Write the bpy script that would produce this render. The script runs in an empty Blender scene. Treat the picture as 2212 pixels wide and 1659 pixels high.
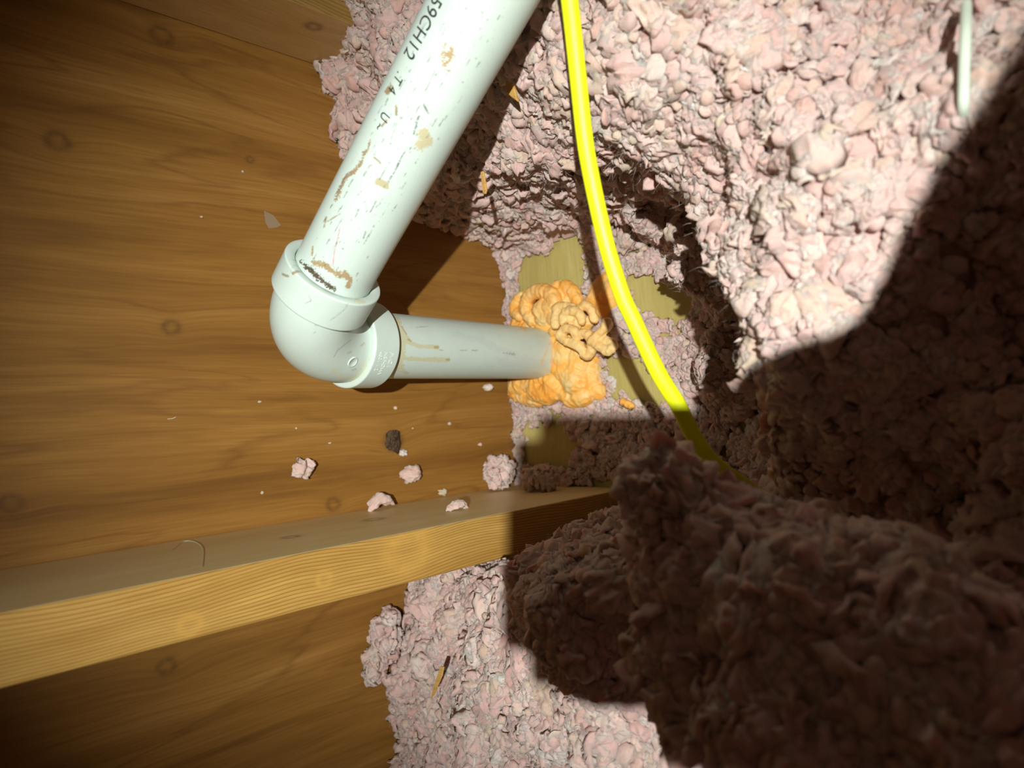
import bpy, bmesh, math
import numpy as np
from mathutils import Vector, Matrix

# ------------------------------------------------------------------ camera, light, exposure
W_PX, H_PX, F_PX = 2212, 1659, 1534.0
def _n(v): v = np.array(v, float); return v/np.linalg.norm(v)
# room axes seen in camera space (x right, y up, z back): X = off the plywood, Y = into the corner, Z = up
_D = _n((1574, 39, -F_PX))
_e = np.cross((-11, 389, -F_PX), (24, -131, -F_PX))
_W = np.cross(_e, _D); _W = _n(_W*np.sign(_W[1]))
_N = np.cross(_D, _W)
R = np.array([_N, _D, _W])                       # world <- camera rotation
CAM = np.array([0.65, -0.64, 0.62])
def ray(px, py): return R @ np.array([(px-W_PX/2)/F_PX, (H_PX/2-py)/F_PX, -1.0])
def at(px, py, t): return CAM + t*ray(px, py)
def on(px, py, axis, val):
    r = ray(px, py); return CAM + r*((val-CAM[axis])/r[axis])
def cam2world(p): return CAM + R @ np.array(p, float)
def project(P):
    q = (np.asarray(P)-CAM) @ R
    return np.stack([W_PX/2+F_PX*q[..., 0]/-q[..., 2], H_PX/2-F_PX*q[..., 1]/-q[..., 2], -q[..., 2]], -1)

scene = bpy.context.scene
C = scene.collection
cd = bpy.data.cameras.new('camera'); cam = bpy.data.objects.new('camera', cd); C.objects.link(cam)
M4 = Matrix.Identity(4)
for i in range(3):
    for j in range(3): M4[i][j] = R[i, j]
    M4[i][3] = CAM[i]
cam.matrix_world = M4
cd.sensor_width = 36; cd.lens = 36*F_PX/W_PX; cd.clip_start = 0.001
cd.dof.use_dof = True; cd.dof.focus_distance = 0.60; cd.dof.aperture_fstop = 6.2
scene.camera = cam

# head torch a little behind the phone, aimed along the view
K = 0.50; EX, EY = 1250, 960
lamp_pos = cam2world((-(EX-W_PX/2)/F_PX*K, (EY-H_PX/2)/F_PX*K, K))
ld = bpy.data.lights.new('head_torch', 'SPOT'); lamp = bpy.data.objects.new('head_torch', ld); C.objects.link(lamp)
lamp.location = lamp_pos
aim = at(1130, 800, 0.80)
lamp.rotation_euler = (Vector(aim)-Vector(lamp_pos)).to_track_quat('-Z', 'Y').to_euler()
ld.energy = 68; ld.color = (1.0, 0.995, 0.93); ld.shadow_soft_size = 0.0055
ld.spot_size = math.radians(51); ld.spot_blend = 1.0

wd = bpy.data.worlds.new('world'); scene.world = wd; wd.use_nodes = True
wd.node_tree.nodes['Background'].inputs[0].default_value = (1.0, 0.56, 0.36, 1)
wd.node_tree.nodes['Background'].inputs[1].default_value = 0.055
scene.view_settings.view_transform = 'Standard'; scene.view_settings.look = 'None'
scene.view_settings.gamma = 1; scene.view_settings.use_curve_mapping = False
scene.view_settings.exposure = 0.0
scene.cycles.max_bounces = 8; scene.cycles.diffuse_bounces = 4

rng = np.random.default_rng(7)

# ------------------------------------------------------------------ helpers
def lin(c):
    c = np.array(c, float)/255; r = np.where(c <= .04045, c/12.92, ((c+.055)/1.055)**2.4)
    return tuple(float(x) for x in r)
def col(r, g, b): return (*lin((r, g, b)), 1)

_perm = np.random.default_rng(3).permutation(4096)
_grad = np.random.default_rng(4).normal(size=(4096, 3)); _grad /= np.linalg.norm(_grad, axis=1)[:, None]
def noise(P):
    P = np.asarray(P, float); i = np.floor(P).astype(int); f = P-i; u = f*f*f*(f*(f*6-15)+10)
    out = 0
    for dx in (0, 1):
        for dy in (0, 1):
            for dz in (0, 1):
                h = _perm[(i[..., 0]+dx) & 4095]; h = _perm[(h+i[..., 1]+dy) & 4095]; h = _perm[(h+i[..., 2]+dz) & 4095]
                g = _grad[h]; d = f-np.array([dx, dy, dz])
                w = (u[..., 0] if dx else 1-u[..., 0])*(u[..., 1] if dy else 1-u[..., 1])*(u[..., 2] if dz else 1-u[..., 2])
                out = out+w*(g*d).sum(-1)
    return out*1.5
def fbm(P, o=3):
    s = 0; a = 1
    for k in range(o): s = s+a*noise(P*2**k+17.3*k); a *= .5
    return s

def mesh_np(name, V, Fq, smooth=True, colors=None):
    me = bpy.data.meshes.new(name)
    V = np.asarray(V, np.float32); Fq = np.asarray(Fq, np.int32); n = Fq.shape[1]
    me.vertices.add(len(V)); me.vertices.foreach_set('co', V.ravel())
    me.loops.add(Fq.size); me.loops.foreach_set('vertex_index', Fq.ravel())
    me.polygons.add(len(Fq)); me.polygons.foreach_set('loop_start', np.arange(len(Fq), dtype=np.int32)*n)
    me.polygons.foreach_set('loop_total', np.full(len(Fq), n, np.int32))
    me.polygons.foreach_set('use_smooth', np.full(len(Fq), smooth))
    if colors is not None:
        a = me.attributes.new('tint', 'FLOAT_COLOR', 'POINT')
        c = np.ones((len(V), 4), np.float32); c[:, :3] = colors; a.data.foreach_set('color', c.ravel())
    me.update(calc_edges=True); me.validate(); return me
def obj(name, me, m=None, parent=None):
    o = bpy.data.objects.new(name, me); C.objects.link(o)
    if m is not None: me.materials.append(m)
    if parent is not None: o.parent = parent
    return o
def tag(o, label=None, cat=None, group=None, kind=None):
    for k, v in (('label', label), ('category', cat), ('group', group), ('kind', kind)):
        if v: o[k] = v
    return o
def empty(name, loc=(0, 0, 0)):
    o = bpy.data.objects.new(name, None); o.location = Vector(loc); C.objects.link(o); return o
def part(name, me, m, root):
    o = obj(name, me, m, root); o.matrix_parent_inverse = Matrix.Translation(-root.location); return o

class NT:
    def __init__(s, name):
        s.m = bpy.data.materials.new(name); s.m.use_nodes = True; s.t = s.m.node_tree; s.b = s.t.nodes['Principled BSDF']
    def n(s, typ, **kw):
        nd = s.t.nodes.new(typ)
        for k, v in kw.items(): setattr(nd, k, v)
        return nd
    def link(s, a, b): s.t.links.new(a, b)
    def val(s, sock, v):
        if hasattr(v, 'is_linked') or isinstance(v, bpy.types.NodeSocket): s.link(v, sock)
        else: sock.default_value = v
    def math(s, op, a, b=0.0, c=0.0):
        nd = s.n('ShaderNodeMath', operation=op); s.val(nd.inputs[0], a); s.val(nd.inputs[1], b); s.val(nd.inputs[2], c); return nd.outputs[0]
    def mapping(s, scale, src=None, loc=(0, 0, 0)):
        nd = s.n('ShaderNodeMapping'); nd.inputs['Scale'].default_value = scale; nd.inputs['Location'].default_value = loc
        if src is None: src = s.obj()
        s.link(src, nd.inputs[0]); return nd.outputs[0]
    def obj(s):
        if not hasattr(s, '_o'): s._o = s.n('ShaderNodeTexCoord').outputs['Object']
        return s._o
    def noise(s, vec, scale=1, detail=3, rough=.5, dist=0):
        nd = s.n('ShaderNodeTexNoise'); s.link(vec, nd.inputs['Vector']); nd.inputs['Scale'].default_value = scale
        nd.inputs['Detail'].default_value = detail; nd.inputs['Roughness'].default_value = rough; nd.inputs['Distortion'].default_value = dist
        return nd.outputs[0]
    def ramp(s, f, stops):
        nd = s.n('ShaderNodeValToRGB'); s.link(f, nd.inputs[0]); e = nd.color_ramp.elements
        while len(e) < len(stops): e.new(.5)
        for x, (p, c) in zip(e, stops): x.position = p; x.color = c if len(c) == 4 else (*c, 1)
        return nd.outputs[0]
    def mix(s, f, a, b, mode='MIX'):
        nd = s.n('ShaderNodeMix', data_type='RGBA', blend_type=mode); s.val(nd.inputs[0], f); s.val(nd.inputs[6], a); s.val(nd.inputs[7], b); return nd.outputs[2]
    def bump(s, h, strength=.3, dist=.001, normal=None):
        nd = s.n('ShaderNodeBump'); nd.inputs['Strength'].default_value = strength; nd.inputs['Distance'].default_value = dist
        s.link(h, nd.inputs['Height'])
        if normal: s.link(normal, nd.inputs['Normal'])
        return nd.outputs[0]
    def out(s, color=None, rough=.6, normal=None, spec=.3):
        if color is not None: s.val(s.b.inputs['Base Color'], color)
        s.val(s.b.inputs['Roughness'], rough); s.b.inputs['Specular IOR Level'].default_value = spec
        if normal is not None: s.link(normal, s.b.inputs['Normal'])
        return s.m
GR = (.5, .5, .5, 1)

# ------------------------------------------------------------------ wood
def knot_terms(w, sep, knots, a, b, sa, sb):
    """sum of round bumps at knot positions in the plane of axes a, b"""
    tot = None; core = None
    for (ka, kb, r) in knots:
        da = w.math('MULTIPLY', w.math('SUBTRACT', sep.outputs[a], ka), sa/r)
        db = w.math('MULTIPLY', w.math('SUBTRACT', sep.outputs[b], kb), sb/r)
        d2 = w.math('ADD', w.math('MULTIPLY', da, da), w.math('MULTIPLY', db, db))
        g = w.math('EXPONENT', w.math('MULTIPLY', d2, -.12)); g = w.math('MULTIPLY', g, r)
        rd = w.math('MULTIPLY', w.math('SUBTRACT', w.math('SQRT', d2), .9), 2.4); c = w.math('MULTIPLY_ADD', w.math('EXPONENT', w.math('MULTIPLY', w.math('MULTIPLY', rd, rd), -1)), .8, w.math('MULTIPLY', w.math('EXPONENT', w.math('MULTIPLY', d2, -.35)), .25))
        tot = g if tot is None else w.math('ADD', tot, g); core = c if core is None else w.math('MAXIMUM', core, c)
    return tot, core
def wood(name, stops, dark, knots, ax=(1, 2), line=60, fine=420, long=3.0, rings=0, bumpy=.25, knotcol=None, sheen=.35, rough=.5, warpamp=.9, veins=False):
    w = NT(name); sep = w.n('ShaderNodeSeparateXYZ'); w.link(w.obj(), sep.inputs[0])
    a, b = ax
    if knots: g, core = knot_terms(w, sep, knots, a, b, .85, 1.0)
    zc = w.math('MULTIPLY_ADD', sep.outputs[b], 1.0, 0.0)
    lowv = w.n('ShaderNodeCombineXYZ'); w.link(w.math('MULTIPLY', sep.outputs[a], long), lowv.inputs[0]); w.link(w.math('MULTIPLY', sep.outputs[b], 7), lowv.inputs[1])
    low = w.noise(lowv.outputs[0], 1, 2, .5)
    warp = w.math('MULTIPLY', w.math('SUBTRACT', low, .5), .05)
    zc = w.math('ADD', zc, warp)
    if knots: zc = w.math('ADD', zc, w.math('MULTIPLY', g, warpamp))
    v = w.n('ShaderNodeCombineXYZ'); w.link(w.math('MULTIPLY', sep.outputs[a], long), v.inputs[0]); w.link(w.math('MULTIPLY', zc, line), v.inputs[1])
    band = w.noise(v.outputs[0], 1, 4, .6, .4)
    v2 = w.n('ShaderNodeCombineXYZ'); w.link(w.math('MULTIPLY', sep.outputs[a], long*9), v2.inputs[0]); w.link(w.math('MULTIPLY', zc, fine), v2.inputs[1])
    fin = w.noise(v2.outputs[0], 1, 3, .6)
    c = w.ramp(band, stops)
    c = w.mix(w.ramp(fin, [(.35, (0, 0, 0)), (.75, (.45, .45, .45))]), c, dark)
    h = fin
    if veins:
        v3 = w.n('ShaderNodeCombineXYZ'); w.link(w.math('MULTIPLY', sep.outputs[a], 2.6), v3.inputs[0]); w.link(w.math('MULTIPLY', zc, 17), v3.inputs[1])
        ve = w.math('ABSOLUTE', w.math('SUBTRACT', w.noise(v3.outputs[0], 1, 4, .45, .3), .5))
        c = w.mix(w.math('MULTIPLY', w.ramp(ve, [(.0, (.75, .75, .75)), (.022, (0, 0, 0))]), w.noise(w.mapping((5, 9, 9)), 1, 2)), c, dark)
    if rings:
        s1 = w.math('SINE', w.math('MULTIPLY', w.math('ADD', zc, w.math('MULTIPLY', w.math('SUBTRACT', w.noise(v.outputs[0], .6, 2), .5), .004)), rings))
        rr = w.ramp(s1, [(.35, (0, 0, 0)), (.98, (.8, .8, .8))])
        c = w.mix(rr, c, dark)
        h = w.math('ADD', fin, w.math('MULTIPLY', s1, -.4))
    # broad weathered patches
    c = w.mix(w.ramp(w.noise(w.mapping((4, 4, 4)), 1.5, 3), [(.4, (0, 0, 0)), (.8, (.3, .3, .3))]), c, w.mix(.5, dark, stops[-1][1]))
    if knots:
        c = w.mix(w.math('MULTIPLY', w.math('MULTIPLY', w.math('MINIMUM', core, 1), w.noise(w.mapping((1, 1, 1)), 130, 3, .6)), 1.0), c, knotcol or dark)
    nrm = w.bump(h, bumpy, .0006)
    return w.out(c, rough, nrm, sheen)

P = lambda r, g, b: col(r, g, b)
def kn(px, py, r): p = on(px, py, 0, 0.0); return (float(p[1]), float(p[2]), r)
ply_knots = [kn(370, 707, .0058), kn(22, 1088, .0062), kn(350, 77, .0075), kn(124, 305, .007), kn(360, 1440, .0062), kn(850, 952, .009), kn(540, 345, .003), kn(720, 1090, .006)]
M_ply = wood('plywood', [(.25, P(108, 72, 26)), (.40, P(142, 100, 42)), (.55, P(156, 112, 50)), (.75, P(176, 132, 68))], P(106, 68, 27), ply_knots,
             line=34, fine=420, long=1.6, bumpy=.3, veins=True, knotcol=P(84, 56, 28), rough=.5)
def kx(px, py, r): p = on(px, py, 0, 0.172); return (float(p[1]), float(p[2]), r)
M_edge = wood('joist_edge', [(.3, P(176, 140, 70)), (.7, P(204, 168, 92))], P(146, 96, 36), [kx(882, 1190, .016), kx(700, 1252, .005), kx(410, 1350, .006)],
              line=40, fine=500, long=3, rings=2400, bumpy=.3, knotcol=P(205, 160, 80), warpamp=.35)
def kz(px, py, r): p = on(px, py, 2, CAM[2]-0.089); return (float(p[1]), float(p[0]), r)
M_face = wood('joist_face', [(.3, P(222, 202, 148)), (.7, P(238, 222, 174))], P(204, 178, 122), [kz(808, 1122, .008), kz(628, 1160, .006)],  # top face paler than the edge: grazing sheen put into the wood colour
              ax=(1, 0), line=30, fine=380, long=3, bumpy=.2, knotcol=P(110, 84, 50), warpamp=.8)
def ku(px, py, r): p = on(px, py, 2, CAM[2]+0.379); return (float(p[1]), float(p[0]), r)
M_stud = wood('stud_face', [(.3, P(178, 140, 84)), (.7, P(200, 164, 106))], P(150, 112, 62), [ku(677, 57, .006)],
              ax=(1, 0), line=26, fine=340, long=3, bumpy=.2, knotcol=P(60, 44, 30))
M_studedge = wood('stud_edge', [(.3, P(150, 120, 62)), (.7, P(176, 142, 80))], P(124, 92, 42), [], line=40, fine=500, long=3, rings=1900)
M_board = wood('backing_board', [(.3, P(178, 164, 98)), (.5, P(196, 184, 112)), (.75, P(208, 198, 130))], P(160, 142, 76), [], ax=(2, 0), line=14, fine=260, long=3, bumpy=.25, rough=.7)

def boxmesh(name, x0, x1, y0, y1, z0, z1, bev=.0012, mats=None):
    bm = bmesh.new(); bmesh.ops.create_cube(bm, size=1)
    for v in bm.verts: v.co = Vector(((x0+x1)/2+v.co.x*(x1-x0), (y0+y1)/2+v.co.y*(y1-y0), (z0+z1)/2+v.co.z*(z1-z0)))
    if bev: bmesh.ops.bevel(bm, geom=bm.edges[:], offset=bev, segments=3, affect='EDGES', profile=.5)
    me = bpy.data.meshes.new(name); bm.to_mesh(me); bm.free()
    if mats:
        for m in mats: me.materials.append(m)
        for p in me.polygons: p.material_index = 0 if abs(p.normal.x) > .7 else 1
    return me
ZC = float(CAM[2])
o = obj('wall_left', boxmesh('w', -.019, 0, -1.5, .10, 0, 1.5, 0), M_ply); tag(o, kind='structure')
o = obj('wall_back', boxmesh('w', 0, 1.3, 0, .03, 0, 1.5, 0), M_board); tag(o, kind='structure')
M_floor = wood('floor_boards', [(.3, P(140, 95, 50)), (.7, P(175, 125, 70))], P(110, 70, 34), [], ax=(1, 0), line=20, fine=300)
o = obj('floor', boxmesh('w', -.019, 1.3, -1.5, .10, -.02, 0, 0), M_floor); tag(o, kind='structure')

o = obj('wooden_joist', boxmesh('joist', .0005, .172, -1.3, -.002, ZC-.1295, ZC-.089, .0022, [M_edge, M_face]))
tag(o, 'pale softwood joist with fine edge grain running across the plywood below the pipe', 'joist')
o = obj('wooden_stud', boxmesh('stud', .0005, .091, -1.3, -.002, ZC+.379, ZC+.418, .002, [M_studedge, M_stud]))
tag(o, 'brown wooden stud with one dark knot at the top left above the plywood', 'stud')

# ------------------------------------------------------------------ insulation
def rbf_fit(pts, vals):
    d = np.linalg.norm(pts[:, None]-pts[None], axis=-1)
    A = np.block([[np.sqrt(d**2+.02**2), np.c_[np.ones(len(pts)), pts]], [np.r_[[np.ones(len(pts))], pts.T], np.zeros((3, 3))]])
    A[:len(pts), :len(pts)] -= 1e-3*np.eye(len(pts))
    w = np.linalg.solve(A, np.r_[vals, 0, 0, 0])
    def f(Q):
        s = Q.shape[:-1]; Q = Q.reshape(-1, 2); out = np.zeros(len(Q))
        for i in range(0, len(Q), 20000):
            q = Q[i:i+20000]; dd = np.linalg.norm(q[:, None]-pts[None], axis=-1)
            out[i:i+20000] = np.sqrt(dd**2+.02**2) @ w[:-3]+w[-3]+q @ w[-2:]
        return out.reshape(s)
    return f
# pixel, pixel, distance along the view -> points on the banks of insulation
ctl_h = [(720, 130, .25), (762, 330, .232), (800, 420, .2), (900, 490, .155), (850, 20, .27), (1000, 200, .245), (1010, 340, .21), (1150, 300, .215), (1250, 375, .205),
         (1200, 100, .27), (1400, 100, .285), (1400, 300, .245), (1480, 430, .215), (1600, 50, .275), (1600, 300, .26), (1650, 480, .265), (1800, 150, .265), (1800, 350, .275),
         (2000, 80, .255), (2000, 300, .275), (2180, 60, .25), (2200, 300, .275), (1650, 650, .285), (1700, 850, .27), (1850, 550, .28), (2000, 600, .26), (2150, 650, .235),
         (1560, 950, .20), (1750, 1000, .22), (1950, 950, .23), (2150, 950, .26),
         (885, 1262, .172), (800, 1470, .2), (840, 1620, .2), (1000, 1280, .20), (1000, 1450, .235), (1000, 1640, .235), (1200, 1560, .25), (1300, 1640, .26), (1150, 1660, .25)]
ctl_t = [(1250, 1250, .45), (1180, 1330, .49), (1300, 1420, .44), (1350, 1200, .44), (1250, 1170, .48), (1180, 1230, .51), (1400, 1300, .45), (1450, 1450, .45),
         (1450, 1640, .47), (1700, 1500, .44), (2000, 1500, .40), (2100, 1150, .37), (1500, 1100, .50), (1650, 1150, .47), (1900, 1200, .42)]
pts = []; 
for px, py, h in ctl_h: p = on(px, py, 1, -h); pts.append(p)
for px, py, t in ctl_t: pts.append(at(px, py, t))
pts = np.array(pts)
extra = [(.9, .1, .3), (.9, -.1, .34), (.9, .5, .34), (.3, .5, .3), (0, .5, .27), (.9, -.5, .3), (.3, -.5, .25), (0, -.55, .22), (.6, -.4, .3)]
pts = np.r_[pts, [(a, -h, ZC+z) for a, z, h in extra]]
Bfun = rbf_fit(pts[:, [0, 2]], -pts[:, 1])
hole = np.array([(-.05, .225), (.10, .218), (.2, .205), (.28, .19), (.34, .165), (.38, .13), (.42, .075), (.434, 0), (.41, -.05), (.32, -.08), (.22, -.105), (.19, -.135), (-.05, -.135)])+[0, ZC]
def sdpoly(Q, poly):
    d = np.full(Q.shape[:-1], 1e9); s = np.zeros(Q.shape[:-1], bool); n = len(poly)
    for i in range(n):
        a, b = poly[i], poly[(i+1) % n]; e = b-a; w = Q-a
        t = np.clip((w @ e)/(e @ e), 0, 1); d = np.minimum(d, np.linalg.norm(w-t[..., None]*e, axis=-1))
        c = (a[1] <= Q[..., 1]) != (b[1] <= Q[..., 1])
        with np.errstate(divide='ignore', invalid='ignore'): xi = a[0]+(Q[..., 1]-a[1])/(b[1]-a[1])*(b[0]-a[0])
        s ^= c & (Q[..., 0] < xi)
    return np.where(s, -d, d)
def ss(x): x = np.clip(x, 0, 1); return x*x*(3-2*x)
def height(Q):
    B = np.clip(Bfun(Q), .1, .46)
    q3 = np.stack([Q[..., 0], Q[..., 1], 0*Q[..., 0]], -1)
    wob = .012*noise(q3*28)+.006*noise(q3*70+5)
    sd = sdpoly(Q, hole)+wob
    S = ss(sd/.035+.1)
    lump = .022*noise(q3*13)+.013*noise(q3*30+9)+.006*noise(q3*65+3)
    inner = .004+.012*np.clip(noise(q3*22+2), 0, 1)+.05*ss((sd+.05)/.07)*(.4+noise(q3*18+8).clip(-.3, .6))
    for px_, py_, hh_, rr_ in ((1465, 530, .10, .030), (1550, 620, .07, .022), (1390, 470, .06, .02), (1540, 780, .05, .035)):
        g = on(px_, py_, 1, -hh_)[[0, 2]]; inner = inner+hh_*np.exp(-((Q-g)**2).sum(-1)/rr_**2)*(1+.8*noise(q3*40+4))
    h = B*S+lump*S+inner*(1-S)
    return h
GX = np.arange(-.004, .95, .0032); GZ = np.arange(.02, 1.22, .0032)
gx, gz = np.meshgrid(GX, GZ, indexing='ij')
GH = height(np.stack([gx, gz], -1))
# keep clear of the joist and stud
def blocked(x, z):
    return ((x < .172) & (z > ZC-.1295) & (z < ZC-.089))
GV = np.stack([gx, -GH, gz], -1)
tx = np.gradient(GV, axis=0); tz = np.gradient(GV, axis=1); GN = np.cross(tx, tz); GN /= np.linalg.norm(GN, axis=-1)[..., None]
GN *= -np.sign(GN[..., 1:2])
AREA = np.linalg.norm(np.cross(tx, tz), axis=-1)
nx_, nz_ = gx.shape

def region_of(P):
    """which heap a point belongs to, by where it lies"""
    x = P[..., 0]; z = P[..., 2]-ZC; w = .02*noise(np.stack([x*9, z*9, 0*x], -1)); x = x+w; z = z+w
    r = np.zeros(x.shape, int)                       # 0 upper bank
    r[(x > .40) & (z < .14)] = 1                     # right bank
    r[(x <= .40) & (z < -.06)] = 3                   # shaded mound by the joist end
    r[(z < -.15)] = 4                    # lower bank
    inside = sdpoly(np.stack([P[..., 0], P[..., 2]], -1), hole) < .0
    r[inside & (z > -.15)] = 5
    return r

# flake shapes
bm = bmesh.new(); bmesh.ops.create_icosphere(bm, subdivisions=4, radius=1); bm.verts.ensure_lookup_table()
IV = np.array([v.co[:] for v in bm.verts]); IF = np.array([[v.index for v in f.verts] for f in bm.faces]); bm.free()
bm = bmesh.new(); bmesh.ops.create_icosphere(bm, subdivisions=3, radius=1); bm.verts.ensure_lookup_table()
IV3 = np.array([v.co[:] for v in bm.verts]); IF3 = np.array([[v.index for v in f.verts] for f in bm.faces]); bm.free()
bm = bmesh.new(); bmesh.ops.create_icosphere(bm, subdivisions=2, radius=1); bm.verts.ensure_lookup_table()
IV2 = np.array([v.co[:] for v in bm.verts]); IF2 = np.array([[v.index for v in f.verts] for f in bm.faces]); bm.free()
def flake(seed, base, thick=.26, rough=1.0):
    r = np.random.default_rng(seed); o = r.uniform(0, 200, 3); p = base.copy()
    p[:, 2] *= thick*r.uniform(.7, 1.5)
    p[:, 0] *= r.uniform(.85, 1.25); p[:, 1] *= r.uniform(.6, 1.0)
    ang = np.arctan2(p[:, 1], p[:, 0]); rad = np.hypot(p[:, 0], p[:, 1])
    jag = .30*noise(np.stack([np.cos(ang)*1.7, np.sin(ang)*1.7, 0*ang], -1)+o)+.14*noise(np.stack([np.cos(ang)*5, np.sin(ang)*5, 0*ang], -1)+o)*rough
    k = 1+jag*ss(rad*1.6); p[:, 0] *= k; p[:, 1] *= k
    fold = 1-np.abs(noise(np.stack([p[:, 0]*1.1, p[:, 1]*2.0, 0*ang], -1)+o+9))*2.2
    p[:, 2] += .22*fold*rough+.30*noise(np.stack([p[:, 0]*1.2, p[:, 1]*1.2, 0*ang], -1)+o+50)
    c = r.uniform(-.5, .15); p[:, 2] += c*p[:, 0]**2+r.uniform(-.4, .1)*p[:, 1]**2
    p += .10*rough*np.stack([noise(p*2.6+o), noise(p*2.6+o+31), noise(p*2.6+o+77)], -1)
    p += .05*rough*np.stack([noise(p*6+o), noise(p*6+o+31), noise(p*6+o+77)], -1)
    return p
# a thin crumpled leaf: upper and lower skins sharing a ragged rim
RG, SG = 6, 20
LT = [(0., 0.)]+[(math.cos(2*math.pi*(k+.5*(r % 2))/SG)*r/RG, math.sin(2*math.pi*(k+.5*(r % 2))/SG)*r/RG) for r in range(1, RG+1) for k in range(SG)]
LT = np.array(LT); NT_ = len(LT); nin = 1+(RG-1)*SG
def _leaf_faces():
    top = []
    for k in range(SG): top.append((0, 1+k, 1+(k+1) % SG))
    for r in range(1, RG):
        a, b = 1+(r-1)*SG, 1+r*SG
        for k in range(SG):
            k1 = (k+1) % SG
            if r % 2: top += [(a+k, b+k1, a+k1), (a+k, b+k, b+k1)]
            else: top += [(a+k, b+k, a+k1), (a+k1, b+k, b+k1)]
    top = np.array(top); bot = np.where(top < nin, top+NT_, top)[:, ::-1]
    return np.r_[top, bot]
LF = _leaf_faces()
def leaf(seed, thick=.23, crumple=1.0):
    r = np.random.default_rng(seed); o = r.uniform(0, 300, 3); x, y = LT.T; rad = np.hypot(x, y); ang = np.arctan2(y, x)
    c, s_ = np.cos(ang), np.sin(ang)
    k = 1+ss(rad*1.5)*(.30*noise(np.stack([c*1.5, s_*1.5, 0*c], -1)+o)+.20*noise(np.stack([c*4, s_*4, 0*c], -1)+o+7)+.06*noise(np.stack([c*9, s_*9, 0*c], -1)+o+11))
    X = x*k*r.uniform(.95, 1.3); Y = y*k*r.uniform(.6, 1.0)
    q = np.stack([X, Y, 0*X], -1)
    z = .42*noise(q*1.0+o)+.24*(1-3*np.abs(noise(q*np.array([1.2, 2.6, 1])+o+5)))*crumple+.08*noise(q*4.5+o+2)
    z += r.uniform(-.55, .05)*X*X+r.uniform(-.4, .15)*Y*Y
    t = thick*r.uniform(.6, 1.5)*np.sqrt(np.clip(1-rad**2.2, 0, 1))*(1+.7*noise(q*2.4+o+60))
    top = np.stack([X, Y, z+t], -1); bot = np.stack([X, Y, z-t], -1)[:nin]
    V = np.r_[top, bot]
    V += .07*np.stack([noise(V*2.8+o), noise(V*2.8+o+31), .6*noise(V*2.8+o+77)], -1)
    return V
VAR4 = [leaf(100+i) for i in range(34)]
VAR3 = [flake(300+i, IV2, .34) for i in range(26)]
CH4 = [leaf(500+i, .34, 1.5) for i in range(22)]
PAL = np.array([lin((232, 204, 199)), lin((228, 193, 188)), lin((234, 214, 204)), lin((230, 206, 188)), lin((238, 232, 224)), lin((224, 180, 170)), lin((224, 208, 182))])
PAL = (PAL*.65+PAL.mean(0)*.35)*.92
PALW = np.array([.30, .2, .2, .12, .06, .06, .06])
def assemble(P, Nn, size, variants, faces, r, tilt=.5, tint=1.0, inset=.1):
    n = len(P)
    if n == 0: return np.zeros((0, 3)), np.zeros((0, 3), int), np.zeros((0, 3))
    nv = len(variants[0]); k = r.integers(0, len(variants), n)
    z = Nn+tilt*r.normal(size=(n, 3))*.6; z /= np.linalg.norm(z, axis=1)[:, None]
    a = r.normal(size=(n, 3)); x = np.cross(a, z); x /= np.linalg.norm(x, axis=1)[:, None]; y = np.cross(z, x)
    V = np.empty((n, nv, 3)); arr = np.array(variants)
    L = arr[k]*size[:, None, None]*.5
    V = L[..., 0:1]*x[:, None]+L[..., 1:2]*y[:, None]+L[..., 2:3]*z[:, None]+P[:, None]
    F = faces[None]+(np.arange(n)*nv)[:, None, None]
    ci = r.choice(len(PAL), n, p=PALW); c = PAL[ci]*r.uniform(.88, 1.04, (n, 1))*tint
    Cc = np.repeat(c, nv, 0)
    return V.reshape(-1, 3).astype(np.float32), F.reshape(-1, 3).astype(np.int32), Cc.astype(np.float32)

def in_view(P, m=160):
    q = project(P); return (q[..., 0] > -m) & (q[..., 0] < W_PX+m) & (q[..., 1] > -m) & (q[..., 1] < H_PX+m) & (q[..., 2] > 0)
flatA = AREA.ravel(); flatV = GV.reshape(-1, 3); flatN = GN.reshape(-1, 3)
view = in_view(flatV, 260)
prob = flatA*np.where(view, 1, .04)*(flatV[:, 0] > -.002)
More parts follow.
